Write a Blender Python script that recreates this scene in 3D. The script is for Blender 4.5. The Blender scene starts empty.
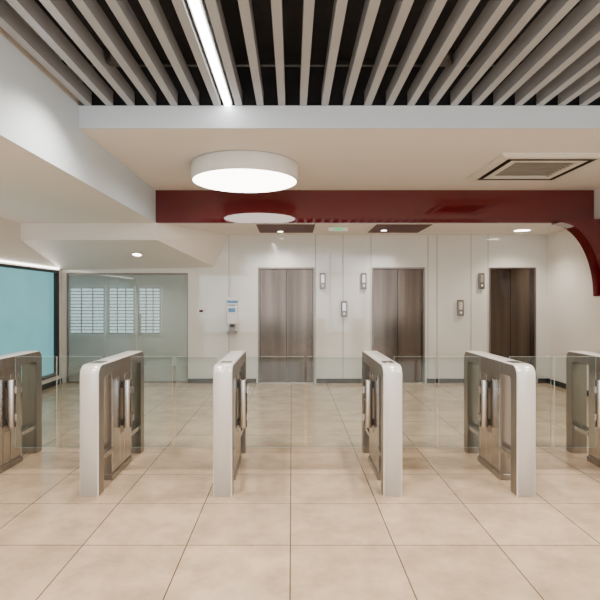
import bpy, bmesh, math
from mathutils import Vector
S=bpy.context.scene
F=510.0; H=1.5; CX=292.0; CY=300.0
def px(x,d): return (x-CX)*d/F
def pz(y,d): return H-(y-CY)*d/F

# ---------------- materials ----------------
def newmat(name):
    m=bpy.data.materials.new(name); m.use_nodes=True
    return m,m.node_tree,m.node_tree.nodes['Principled BSDF']
def mat(name,col,rough=0.5,metal=0.0,var=0.04,nscale=6.0,stretch=None,coat=0.0,emis=0.0,ecol=None,bump=0.0,spec=0.5,aniso=0.0):
    m,t,b=newmat(name)
    b.inputs['Roughness'].default_value=rough
    b.inputs['Metallic'].default_value=metal
    b.inputs['Coat Weight'].default_value=coat
    b.inputs['Specular IOR Level'].default_value=spec
    g=t.nodes.new('ShaderNodeNewGeometry'); mp=t.nodes.new('ShaderNodeMapping')
    n=t.nodes.new('ShaderNodeTexNoise'); n.inputs['Scale'].default_value=nscale; n.inputs['Detail'].default_value=4
    if stretch: mp.inputs['Scale'].default_value=stretch
    r=t.nodes.new('ShaderNodeValToRGB')
    r.color_ramp.elements[0].position=0.3; r.color_ramp.elements[1].position=0.7
    r.color_ramp.elements[0].color=[c*(1-var) for c in col]+[1]
    r.color_ramp.elements[1].color=[min(1,c*(1+var)) for c in col]+[1]
    t.links.new(g.outputs['Position'],mp.inputs['Vector']); t.links.new(mp.outputs['Vector'],n.inputs['Vector'])
    t.links.new(n.outputs['Fac'],r.inputs['Fac']); t.links.new(r.outputs['Color'],b.inputs['Base Color'])
    if bump>0:
        bp=t.nodes.new('ShaderNodeBump'); bp.inputs['Strength'].default_value=bump; bp.inputs['Distance'].default_value=0.01
        t.links.new(n.outputs['Fac'],bp.inputs['Height']); t.links.new(bp.outputs['Normal'],b.inputs['Normal'])
    if emis>0:
        b.inputs['Emission Color'].default_value=list(ecol or col)+[1]; b.inputs['Emission Strength'].default_value=emis
    return m
M={}
M['white']=mat('white_paint',(0.77,0.725,0.665),0.6,var=0.01,nscale=2)
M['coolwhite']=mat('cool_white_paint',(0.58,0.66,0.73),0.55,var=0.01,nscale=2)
M['wall']=mat('white_glass_cladding',(0.64,0.63,0.575),0.06,var=0.03,nscale=1.2,coat=0.6)
M['seam']=mat('joint_grey',(0.25,0.24,0.22),0.6)
M['plenum']=mat('plenum_black',(0.020,0.020,0.023),0.9,var=0.2)
M['slat']=mat('baffle_grey',(0.37,0.385,0.41),0.35,0.2,var=0.03)
M['red']=mat('gloss_red_glass',(0.095,0.001,0.004),0.03,var=0.06,nscale=2,coat=0.5,spec=0.6)
M['dred']=mat('dark_red',(0.07,0.008,0.008),0.6)
M['steel']=mat('brushed_steel',(0.50,0.48,0.455),0.22,1.0,var=0.10,nscale=30,stretch=(1,1,0.03))
M['bronze']=mat('brushed_elevator_steel',(0.105,0.083,0.068),0.16,1.0,var=0.30,nscale=7,stretch=(1,1,0.05))
M['frame']=mat('elevator_frame_steel',(0.20,0.17,0.15),0.3,1.0)
M['dark']=mat('dark_metal',(0.03,0.027,0.024),0.4,0.5)
M['tleg']=mat('turnstile_white_shell',(0.66,0.645,0.62),0.28,0.15,var=0.01,coat=0.2)
M['tside']=mat('turnstile_satin_side',(0.29,0.265,0.24),0.28,0.9,var=0.10,nscale=25,stretch=(1,1,0.05))
M['lamp']=mat('lamp_diffuser',(1,1,1),0.5,emis=12,ecol=(1,0.93,0.83))
M['led']=mat('led_strip',(1,1,1),0.5,emis=24,ecol=(1,0.93,0.85))
M['ledw']=mat('led_cove',(1,1,1),0.5,emis=8,ecol=(1,0.97,0.92))
M['sky']=mat('daylit_pane',(1,1,1),0.5,emis=1.1,ecol=(0.80,0.93,1.0))
M['plastic']=mat('white_plastic',(0.80,0.80,0.79),0.35)
M['blue']=mat('blue_label',(0.08,0.25,0.55),0.4)
M['green']=mat('green_sign',(0.05,0.5,0.2),0.4,emis=0.6,ecol=(0.1,0.8,0.3))
M['gedge']=mat('glass_edge',(0.60,0.72,0.68),0.2)
M['teal']=mat('teal_glowing_frosted_glass',(0.13,0.40,0.44),0.06,var=0.15,nscale=1.2,emis=0.62,ecol=(0.22,0.62,0.70),coat=0.4)  # weak emission stands in for daylight coming through the pane
M['grille']=mat('ac_grille_grey',(0.34,0.30,0.24),0.5)
M['acwhite']=mat('ac_panel_white',(0.70,0.66,0.58),0.45)
def glass(name,tint,fres=1.5,haze=0.0):
    m=bpy.data.materials.new(name); m.use_nodes=True; t=m.node_tree; t.nodes.clear()
    o=t.nodes.new('ShaderNodeOutputMaterial'); tr=t.nodes.new('ShaderNodeBsdfTransparent'); tr.inputs[0].default_value=(*tint,1)
    gl=t.nodes.new('ShaderNodeBsdfGlossy'); gl.inputs['Roughness'].default_value=0.02
    fr=t.nodes.new('ShaderNodeFresnel'); fr.inputs[0].default_value=fres
    mx=t.nodes.new('ShaderNodeMixShader')
    t.links.new(fr.outputs[0],mx.inputs[0]); t.links.new(gl.outputs[0],mx.inputs[2])
    if haze>0:
        df=t.nodes.new('ShaderNodeBsdfDiffuse'); df.inputs[0].default_value=(0.78,0.85,0.84,1)
        m2=t.nodes.new('ShaderNodeMixShader'); m2.inputs[0].default_value=haze
        t.links.new(tr.outputs[0],m2.inputs[1]); t.links.new(df.outputs[0],m2.inputs[2]); t.links.new(m2.outputs[0],mx.inputs[1])
    else: t.links.new(tr.outputs[0],mx.inputs[1])
    t.links.new(mx.outputs[0],o.inputs[0]); return m
M['glass']=glass('clear_glass',(0.88,0.92,0.91),1.42)
M['hglass']=glass('hazy_glass',(0.82,0.90,0.89),1.5,0.16)
# floor
m,t,b=newmat('stone_floor_tiles'); M['floor']=m
g=t.nodes.new('ShaderNodeNewGeometry'); mp=t.nodes.new('ShaderNodeMapping')
T=0.635
mp.inputs['Location'].default_value=(0.01+20*T,-3.12+20*T,0)
br=t.nodes.new('ShaderNodeTexBrick'); br.offset=0; br.squash=1
br.inputs['Scale'].default_value=1; br.inputs['Brick Width'].default_value=T; br.inputs['Row Height'].default_value=T
br.inputs['Mortar Size'].default_value=0.004; br.inputs['Mortar Smooth'].default_value=0.2
br.inputs['Color1'].default_value=(0.515,0.39,0.265,1); br.inputs['Color2'].default_value=(0.445,0.335,0.225,1); br.inputs['Mortar'].default_value=(0.09,0.065,0.045,1)
n=t.nodes.new('ShaderNodeTexNoise'); n.inputs['Scale'].default_value=3.2; n.inputs['Detail'].default_value=10; n.inputs['Roughness'].default_value=0.68
r=t.nodes.new('ShaderNodeValToRGB'); r.color_ramp.elements[0].position=.32; r.color_ramp.elements[0].color=(0.72,0.70,0.68,1); r.color_ramp.elements[1].position=.62; r.color_ramp.elements[1].color=(1.08,1.075,1.07,1)
mx=t.nodes.new('ShaderNodeMix'); mx.data_type='RGBA'; mx.blend_type='MULTIPLY'; mx.inputs[0].default_value=1
L=t.links.new
L(g.outputs['Position'],mp.inputs['Vector']); L(mp.outputs['Vector'],br.inputs['Vector']); L(g.outputs['Position'],n.inputs['Vector'])
L(n.outputs['Fac'],r.inputs['Fac']); L(br.outputs['Color'],mx.inputs[6]); L(r.outputs['Color'],mx.inputs[7]); L(mx.outputs[2],b.inputs['Base Color'])
rr=t.nodes.new('ShaderNodeMapRange'); rr.inputs['To Min'].default_value=0.15; rr.inputs['To Max'].default_value=0.27
L(n.outputs['Fac'],rr.inputs['Value']); L(rr.outputs[0],b.inputs['Roughness'])
b.inputs['Specular IOR Level'].default_value=0.5

# ---------------- geometry helpers ----------------
def addbox(bm,x0,x1,y0,y1,z0,z1,mi=0):
    v=[bm.verts.new(p) for p in [(x0,y0,z0),(x1,y0,z0),(x1,y1,z0),(x0,y1,z0),(x0,y0,z1),(x1,y0,z1),(x1,y1,z1),(x0,y1,z1)]]
    for f in [(0,3,2,1),(4,5,6,7),(0,1,5,4),(1,2,6,5),(2,3,7,6),(3,0,4,7)]:
        fc=bm.faces.new([v[i] for i in f]); fc.material_index=mi
def finish(bm,name,mats,parent=None,bevel=0,smooth=False,loc=None):
    bmesh.ops.recalc_face_normals(bm,faces=bm.faces)
    me=bpy.data.meshes.new(name); bm.to_mesh(me); bm.free()
    o=bpy.data.objects.new(name,me); S.collection.objects.link(o)
    for k in mats: me.materials.append(M[k])
    if parent: o.parent=parent
    if loc: o.location=loc
    if smooth:
        for p in me.polygons: p.use_smooth=True
    if bevel:
        md=o.modifiers.new('bevel','BEVEL'); md.width=bevel; md.segments=3; md.limit_method='ANGLE'
    return o
def box(name,x0,x1,y0,y1,z0,z1,mk,parent=None,bevel=0,loc=None):
    bm=bmesh.new(); addbox(bm,x0,x1,y0,y1,z0,z1); return finish(bm,name,[mk],parent,bevel,loc=loc)
def boxes(name,lst,mats,parent=None,bevel=0):
    bm=bmesh.new()
    for l in lst: addbox(bm,*l[:6],mi=(l[6] if len(l)>6 else 0))
    return finish(bm,name,mats,parent,bevel)
def empty(name,loc=(0,0,0)):
    o=bpy.data.objects.new(name,None); o.location=loc; S.collection.objects.link(o); o.empty_display_size=.2; return o
def cyl(name,c,r,z0,z1,mk,parent=None,seg=48,bevel=0,r2=None):
    bm=bmesh.new()
    bmesh.ops.create_cone(bm,cap_ends=True,segments=seg,radius1=r,radius2=(r if r2 is None else r2),depth=z1-z0)
    for f in bm.faces: f.smooth=len(f.verts)==4
    bmesh.ops.translate(bm,verts=bm.verts,vec=(c[0],c[1],(z0+z1)/2))
    return finish(bm,name,[mk],parent,bevel)
def prism(name,profile,axis,a0,a1,mk,parent=None,bevel=0,mats=None):
    bm=bmesh.new()
    def P(u,v,a): return (u,a,v) if axis=='Y' else (a,u,v)
    A=[bm.verts.new(P(u,v,a0)) for u,v in profile]; B=[bm.verts.new(P(u,v,a1)) for u,v in profile]
    bm.faces.new(A); bm.faces.new(B[::-1])
    n=len(profile)
    for i in range(n): bm.faces.new([A[i],B[i],B[(i+1)%n],A[(i+1)%n]])
    return finish(bm,name,mats or [mk],parent,bevel)

XL,XR,YB,YN=-4.16,4.62,9.22,-4.0
XS=-2.095; XA=-5.4
# ---------------- shell ----------------
box('floor',XA-.2,XR+.2,YN,11.8,-.15,0,'floor')
wz0,wz1=.16,2.02; wy0,wy1=5.2,9.08
boxes('wall_left',[(XL-.2,XL,YN,wy0,0,3.9),(XL-.2,XL,wy0,wy1,0,wz0),(XL-.2,XL,wy0,wy1,wz1,3.9),(XL-.2,XL,wy1,YB+.15,0,3.9)],['white'])
w=empty('window_1',(XL,0,0))
boxes('frame',[(-.12,.015,wy0,wy1,wz0,wz0+.05),(-.12,.015,wy0,wy1,wz1-.04,wz1),(-.12,.015,wy0,wy0+.05,wz0,wz1),(-.12,.015,wy1-.05,wy1,wz0,wz1)],['dark'],w)
box('pane',-.08,-.06,wy0,wy1,wz0,wz1,'teal',w)
box('cove_led',0.0,.02,wy0,wy1,wz1+.025,wz1+.05,'ledw',w)
box('wall_right',XR,XR+.2,YN,YB+.15,0,3.9,'white')
E=[(258,314.5),(372,425),(489,536)]
EX=[(px(a,YB),px(b,YB)) for a,b in E]; EZ=2.09
gx0,gx1,gz=px(66,YB),px(188,YB),1.99
segs=[]
xs=[(XL,gx0,0),(gx0,gx1,gz),(gx1,EX[0][0],0),(EX[0][0],EX[0][1],EZ),(EX[0][1],EX[1][0],0),(EX[1][0],EX[1][1],EZ),(EX[1][1],EX[2][0],0),(EX[2][0],EX[2][1],EZ),(EX[2][1],XR,0)]
for a,b2,z in xs: segs.append((a,b2,YB,YB+.15,z,3.9))
boxes('wall_back',segs,['wall'])
jo=[]
for xx in (229,315.5,343,371,428,437,471,488):
    X=px(xx,YB); jo.append((X-.005,X+.005,YB-.003,YB,0.08,2.68))
boxes('trim_1',jo,['seam'])
bb=[]
for a,b2 in ((gx1,EX[0][0]-.03),(EX[0][1]+.03,EX[1][0]-.03),(EX[1][1]+.03,EX[2][0]-.03),(EX[2][1]+.03,XR)):
    bb.append((a,b2,YB-.015,YB,0,.08))
boxes('baseboard_back',bb,['dark'])
box('baseboard_right',XR-.015,XR,YN,YB-.02,0,.09,'dark')
box('baseboard_left',XL,XL+.015,YN,YB-.02,0,.09,'dark')
box('ceiling',XL-.2,XR+.2,YN,YB+.15,3.9,4.0,'plenum')
bm=bmesh.new()
addbox(bm,XS,XR,5.0,7.8,3.18,3.40); finish(bm,'ceiling_bulkhead',['white'])
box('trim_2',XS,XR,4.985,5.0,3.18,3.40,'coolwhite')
box('trim_3',XS,XR,5.1,5.15,3.40,3.9,'plenum')
box('ceiling_soffit',XL,XS,YN,7.8,2.68,3.9,'white')
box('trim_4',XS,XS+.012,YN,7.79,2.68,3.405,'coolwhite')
box('ceiling_rear',XL,XR,7.86,YB,2.68,3.2,'white')
bm=bmesh.new()
y0,y1=7.8,YB-.003; xl=XL+.004
P=[(xl,y0,pz(240,y0)),(px(157,y0),y0,pz(240,y0)),(px(214,y1),y1,pz(267,y1)),(xl,y1,pz(270,y1)),
   (xl,y0,2.679),(px(157,y0),y0,2.679),(px(228,y1),y1,2.679),(xl,y1,2.679)]
v=[bm.verts.new(p) for p in P]
for f in [(0,3,2,1),(4,5,6,7),(0,1,5,4),(1,2,6,5),(2,3,7,6),(3,0,4,7)]: bm.faces.new([v[i] for i in f])
finish(bm,'soffit_sloped',['white'])
box('red_beam',XS,XR,7.8,7.86,2.68,3.18,'red')
# red curved arch haunch at right (smooth curve)
ya=7.55; xr=XR-.005
x0a,z0a=px(560,ya),pz(222.5,ya); x1a,z1a=px(603,ya),pz(296,ya)
prof=[]
NS=28
for i in range(NS+1):
    th=math.radians(90*i/NS)
    prof.append((x0a+(x1a-x0a)*math.sin(th), z1a+(z0a-z1a)*math.cos(th)))
prof+=[(xr,z1a),(xr,pz(219,ya)),(x0a,pz(219,ya))]
prism('red_arch',prof,'Y',ya,7.798,'red')
kk=[(px(a,8.4),px(b2,8.4),7.95,8.9,2.672,2.68) for a,b2 in ((258,314),(372,425))]  # thin dark red patches flush under the rear ceiling
boxes('ceiling_red_patch',kk,['dred'])
e=empty('exit_sign',(px(338,8.3),8.3,2.68))
box('case',-.16,.16,-.03,.03,-.06,0,'plastic',e,bevel=.004); box('face',-.06,.06,-.033,-.03,-.05,-.012,'green',e)
l=[]
X=-.10-.21*9
while X<XR-.05:
    l.append((X-.034,X+.034,YN,4.98,3.40,3.53)); X+=.21
boxes('ceiling_baffles',l,['slat'])
boxes('baffle_carrier',[(XS+.02,XR,y,y+.04,3.53,3.57) for y in (-3,-1.5,0,1.5,3.0,4.4)],['dark'])
led=empty('linear_ceiling_light',(-.625,0,0))
box('housing',-.045,.045,YN,4.98,3.41,3.5,'slat',led)
box('diffuser',-.03,.03,YN,4.98,3.395,3.41,'led',led)
w=empty('rear_fill_opening',(0,YN,0))  # unseen facade frame; back left open so world light serves as ambient fill
fr=[(XL,XR,-.05,.05,0,.08),(XL,XR,-.05,.05,2.6,2.68),(XL,XR,-.05,.05,3.8,3.9)]
for i in range(7):
    X=XL+(XR-XL)*i/6; X=min(max(X,XL+.03),XR-.03); fr.append((X-.03,X+.03,-.05,.05,.08,3.8))
boxes('mullions',fr,['dark'],w)

# ---------------- drum lamp ----------------
dl=empty('drum_ceiling_lamp',(px(245,6.35),6.35,2.97))
bm=bmesh.new()
R=.66; seg=96
rings=[(R-.02,.0),(R-.005,.004),(R,.02),(R,.195),(R-.03,.21)]
vs=[]
for rad,z in rings: vs.append([bm.verts.new((rad*math.cos(2*math.pi*i/seg),rad*math.sin(2*math.pi*i/seg),z)) for i in range(seg)])
for a in range(len(vs)-1):
    for i in range(seg):
        f=bm.faces.new([vs[a][i],vs[a][(i+1)%seg],vs[a+1][(i+1)%seg],vs[a+1][i]]); f.smooth=True
bm.faces.new(vs[-1])
finish(bm,'drum_shade',['plastic'],dl)
bm=bmesh.new()
bmesh.ops.create_cone(bm,cap_ends=True,segments=96,radius1=R-.02,radius2=R-.02,depth=.012)
bmesh.ops.translate(bm,verts=bm.verts,vec=(0,0,.008)); finish(bm,'diffuser',['lamp'],dl)

# ---------------- ceiling AC cassette ----------------
ac=empty('ceiling_air_conditioner',(3.03,6.44,3.18))
a=.62
def ring(bm,s0,z0,s1,z1,mi=0):
    A=[bm.verts.new((x*s0,y*s0,z0)) for x,y in ((-1,-1),(1,-1),(1,1),(-1,1))]
    B=[bm.verts.new((x*s1,y*s1,z1)) for x,y in ((-1,-1),(1,-1),(1,1),(-1,1))]
    for i in range(4):
        f=bm.faces.new([A[i],A[(i+1)%4],B[(i+1)%4],B[i]]); f.material_index=mi
bm=bmesh.new()
ring(bm,a,0,a,-.02); ring(bm,a,-.02,a-.03,-.045); ring(bm,a-.03,-.045,a-.10,-.045); ring(bm,a-.10,-.045,a-.115,-.005,1); ring(bm,a-.115,-.005,a-.16,-.005,1); ring(bm,a-.16,-.005,a-.17,-.045,1); ring(bm,a-.17,-.045,a-.25,-.045); ring(bm,a-.25,-.045,a-.25,-.005)
finish(bm,'panel_frame',['acwhite','dark'],ac)
s=a-.25; ls=[(-s,s,-s,s,-.006,-.002,1)]
n=9
for i in range(n):
    y=-s+2*s*(i+.5)/n; ls.append((-s,s,y-.007,y+.007,-.030,-.016,0))
boxes('intake_grille',ls,['grille','dark'],ac)

# ---------------- turnstiles ----------------
LEN=1.21; HT=1.0; W=.0725
def arcpts(cy,cz,r,a0,a1,n=8):
    return [(cy+r*math.cos(math.radians(a0+(a1-a0)*i/n)),cz+r*math.sin(math.radians(a0+(a1-a0)*i/n))) for i in range(n+1)]
def turnstile(X,wl,wr):
    e=empty('turnstile',(X,3.89,0))
    lt=.115; tt=.10; ro=.08; ri=.03
    out=[(0,0)]+arcpts(ro,HT-ro,ro,180,90)+arcpts(LEN-ro,HT-ro,ro,90,0)+[(LEN,0)]
    inn=[(lt,0)]+arcpts(lt+ri,HT-tt-ri,ri,180,90)+arcpts(LEN-lt-ri,HT-tt-ri,ri,90,0)+[(LEN-lt,0)]
    bm=bmesh.new(); c=.008
    def off(p,q,k):
        d=Vector((q[0]-p[0],q[1]-p[1])); d.normalize(); return (p[0]+d.x*k,p[1]+d.y*k)
    sh=[off(o,i,c) if j not in(0,len(out)-1) else (o[0]+(c if j==0 else -c),0) for j,(o,i) in enumerate(zip(out,inn))]
    rows=[[bm.verts.new((x,p[0],p[1])) for p in pr] for x,pr in ((-W+c,out),(W-c,out),(W,sh),(W,inn),(-W,inn),(-W,sh))]
    N=len(out)
    for a in range(6):
        b2=(a+1)%6
        for i in range(N-1):
            f=bm.faces.new([rows[a][i],rows[a][i+1],rows[b2][i+1],rows[b2][i]]); f.smooth=(a==0)
            f.material_index=0 if a in (0,1,5) else 1
    bm.faces.new([rows[a][0] for a in range(6)]); bm.faces.new([rows[a][N-1] for a in range(6)])
    finish(bm,'arch_shell',['tleg','tside'],e)
    boxes('cabinet',[(-.050,.050,.36,.86,0,HT-tt-.002),(-.06,.06,.35,.87,0,.05)],['tside'],e,bevel=.005)
    boxes('cabinet_doors',[(-.054,.054,.375,.545,.07,.84),(-.054,.054,.675,.845,.07,.84),(-.054,.054,.56,.66,.07,.34)],['steel'],e,bevel=.003)
    boxes('lower_rails',[(-.06,-.035,lt-.005,.365,.235,.275),(.035,.06,lt-.005,.365,.235,.275),(-.06,-.035,.855,LEN-lt+.005,.235,.275),(.035,.06,.855,LEN-lt+.005,.235,.275)],['steel'],e,bevel=.004)
    for sx in (-1,1):
        cyl('hinge_column',(sx*.098,.61),.038,.38,.80,'steel',e,seg=32,bevel=.004)
        boxes('hinge_bracket',[(min(sx*.05,sx*.10),max(sx*.05,sx*.10),.585,.635,z,z+.05) for z in (.40,.73)],['dark'],e)
    box('card_reader',-.045,.045,.14,.28,HT-.004,HT+.003,'steel',e,bevel=.003)
    for sx,wd in ((-1,wl),(1,wr)):
        if wd:
            x0,x1=sorted((sx*.13,sx*(wd-.015)))
            bm=bmesh.new(); addbox(bm,x0,x1,.604,.616,.20,1.0)
            bmesh.ops.recalc_face_normals(bm,faces=bm.faces)
            for f in bm.faces:
                if abs(f.normal.y)<.5: f.material_index=1
            finish(bm,'glass_wing',['glass','gedge'],e)
            boxes('glass_clamp',[(min(sx*.12,sx*.15),max(sx*.12,sx*.15),.594,.626,z,z+.06) for z in (.44,.68)],['steel'],e)
TX=[-2.57,-1.55,-.53,.77,1.79,2.81]
for i,X in enumerate(TX):
    wl=(X-TX[i-1])/2 if i>0 else .55
    wr=(TX[i+1]-X)/2 if i<5 else .55
    turnstile(X,wl,wr)
for X0,X1 in ((XL+.03,-3.15),(3.39,XR-.03)):
    e=empty('glass_barrier',(0,4.5,0))
    boxes('pane',[(X0+.05,X1-.05,-.006,.006,.06,1.0)],['glass'],e)
    boxes('posts',[(X0,X0+.05,-.025,.025,0,1.02),(X1-.05,X1,-.025,.025,0,1.02),(X0+.05,X1-.05,-.02,.02,.0,.06)],['steel'],e)

# ---------------- elevators ----------------
for (a,b2) in EX:
    e=empty('elevator',((a+b2)/2,YB,0)); w2=(b2-a)/2
    boxes('portal_frame',[(-w2,-w2+.03,-.01,.15,0,EZ),(w2-.03,w2,-.01,.15,0,EZ),(-w2+.03,w2-.03,-.01,.15,EZ-.03,EZ)],['frame'],e,bevel=.003)
    boxes('door_leaves',[(-w2+.03,-.004,.09,.12,.01,EZ-.03),(.004,w2-.03,.09,.12,.01,EZ-.03)],['bronze'],e)
    box('backing',-w2,w2,.125,.15,0,EZ,'dark',e)
    box('sill',-w2+.03,w2-.03,0.0,.12,0,.008,'steel',e)
def lantern(xc,yc,w=6,h=15,name='elevator_indicator'):
    X=px(xc,YB); Z=pz(yc,YB); e=empty(name,(X,YB-.002,Z)); hw=w/55.3/2; hh=h/55.3/2
    box('body',-hw,hw,-.05,0,-hh,hh,'frame',e,bevel=.008)
    box('face',-hw*.55,hw*.55,-.054,-.048,-hh*.2,hh*.75,'steel',e)
    box('button',-hw*.3,hw*.3,-.056,-.05,-hh*.7,-hh*.45,'plastic',e)
for x in (322.5,363.5,481): lantern(x,281,5.5,16)
lantern(344,309,6,16,'elevator_call_panel'); lantern(460,308,6,16,'elevator_call_panel')
e=empty('hand_sanitizer_dispenser',(px(232.5,YB),YB-.004,0))
box('body',-.10,.10,-.10,0,pz(324,YB),pz(306,YB),'plastic',e,bevel=.02)
box('label',-.06,.06,-.104,-.10,pz(312,YB),pz(308,YB),'blue',e)
box('sign',-.12,.12,-.01,0,pz(304,YB),pz(297,YB),'plastic',e,bevel=.002)
box('sign_print',-.10,.10,-.012,-.01,pz(303,YB),pz(300.5,YB),'blue',e)
box('nozzle',-.03,.03,-.09,-.03,pz(327,YB),pz(324,YB)+.002,'dark',e)
box('back_plate',-.05,.05,-.012,0,pz(333,YB),pz(305,YB),'frame',e)
box('drip_tray',-.09,.09,-.11,0,pz(333,YB),pz(331,YB),'frame',e,bevel=.005)
e=empty('wall_sign',(px(202,YB),YB-.002,pz(311,YB)))
box('plate',-.09,.09,-.01,0,-.05,.05,'plastic',e,bevel=.002)
box('print',-.05,.02,-.012,-.01,-.02,.02,'dred',e)

# ---------------- glazed room at rear left ----------------
box('wall_annex_back',XA,gx1+.3,11.6,11.75,0,2.5,'white')
box('wall_annex_left',XA-.2,XA,YB,11.75,0,2.5,'white')
box('wall_annex_front',XA,XL-.2,YB,YB+.15,0,2.5,'white')
box('wall_annex_right',gx1+.1,gx1+.3,YB+.15,11.6,0,2.5,'white')
box('ceiling_annex',XA-.2,gx1+.3,YB+.15,11.75,2.5,2.6,'white')
w=empty('door_1',(0,YB+.05,0))
mid=[gx0,px(105,YB),px(136,YB),gx1]
for i in range(3):
    box('glass_panel',mid[i]+.006,mid[i+1]-.006,0,.012,.02,gz-.03,'hglass',w)
boxes('rails',[(gx0,gx1,-.02,.03,gz-.03,gz),(gx0,gx1,-.02,.03,0,.025),(gx0,gx0+.02,-.02,.03,.025,gz-.03),(gx1-.02,gx1,-.02,.03,.025,gz-.03)],['frame'],w)
boxes('handle',[(mid[2]+.06,mid[2]+.085,-.05,-.03,.85,1.25),(mid[2]+.06,mid[2]+.085,-.03,0,.88,.9),(mid[2]+.06,mid[2]+.085,-.03,0,1.2,1.22)],['steel'],w)
bl=empty('window_blinds',(0,11.55,0))
d=11.55; ls=[]
for (a,b2) in ((70,104),(109,134),(139,160)):
    x0,x1=px(a,d),px(b2,d); z0,z1=.75,1.77
    ls.append((x0,x1,.02,.04,z0,z1,1))
    for i in range(15):
        z=z0+(z1-z0)*i/14; ls.append((x0,x1,0,.02,z-.010,z+.010,0))
    for i in range(4):
        X=x0+(x1-x0)*i/3; ls.append((X-.008,X+.008,-.005,.02,z0,z1,0))
boxes('slats',ls,['seam','sky'],bl)

# ---------------- downlights ----------------
def spot(e,pw,z,ang=140,col=(1,.90,.78),r=.05):
    ld=bpy.data.lights.new('spot','SPOT'); ld.energy=pw; ld.spot_size=math.radians(ang); ld.spot_blend=.8; ld.shadow_soft_size=r; ld.color=col
    o=bpy.data.objects.new('spot',ld); S.collection.objects.link(o); o.parent=e; o.location=(0,0,z)
def downlight(x,y,z,r=.09,pw=25):
    e=empty('recessed_downlight',(x,y,z))
    cyl('trim_ring',(0,0),r,-.008,0,'plastic',e,seg=32)
    cyl('lens',(0,0),r*.78,-.011,-.008,'lamp',e,seg=32)
    if pw: spot(e,pw,-.03,130)
    return e
downlight(3.88,8.6,2.68,.16,110)
downlight(1.55,8.6,2.68,.06,100)
downlight(-.2,8.75,2.68,.06,100)
downlight(-3.0,1.6,2.68,.09,130)  # this and the next: out-of-view downlights added for ambient light
downlight(-3.0,-.8,2.68,.09,130)
zz=pz(240,y0)+(pz(268,y1)-pz(240,y0))*(8.45-y0)/(y1-y0)
e=downlight(px(137,8.45),8.45,zz-.004,.09,30); e.rotation_euler=(math.atan2(pz(268,y1)-pz(240,y0),y1-y0),0,0)
downlight(-3.0,10.4,2.5,.12,90)  # unseen lamp added to light the glazed room
for X in (-1.465,1.265,3.365):
    for Y in (-2,.3,2.4,4.2):
        e=empty('baffle_fill_spot',(X,Y,3.45))  # fill spots added between the baffles to brighten the hall
        cyl('fill_can',(0,0),.06,0,.12,'dark',e,seg=24); cyl('lens',(0,0),.05,-.004,0,'dark',e,seg=24)
        spot(e,245,-.06)

wd=bpy.data.worlds.new('world'); S.world=wd; wd.use_nodes=True
wd.node_tree.nodes['Background'].inputs[0].default_value=(0.93,0.96,1,1)
wd.node_tree.nodes['Background'].inputs[1].default_value=4.4

cd=bpy.data.cameras.new('camera'); cam=bpy.data.objects.new('camera',cd); S.collection.objects.link(cam)
cam.location=(0,0,H); cam.rotation_euler=(math.radians(90),0,0)
cd.sensor_width=36; cd.lens=36*F/600; cd.shift_x=(300-CX)/600; cd.shift_y=0
cd.clip_end=100
S.camera=cam
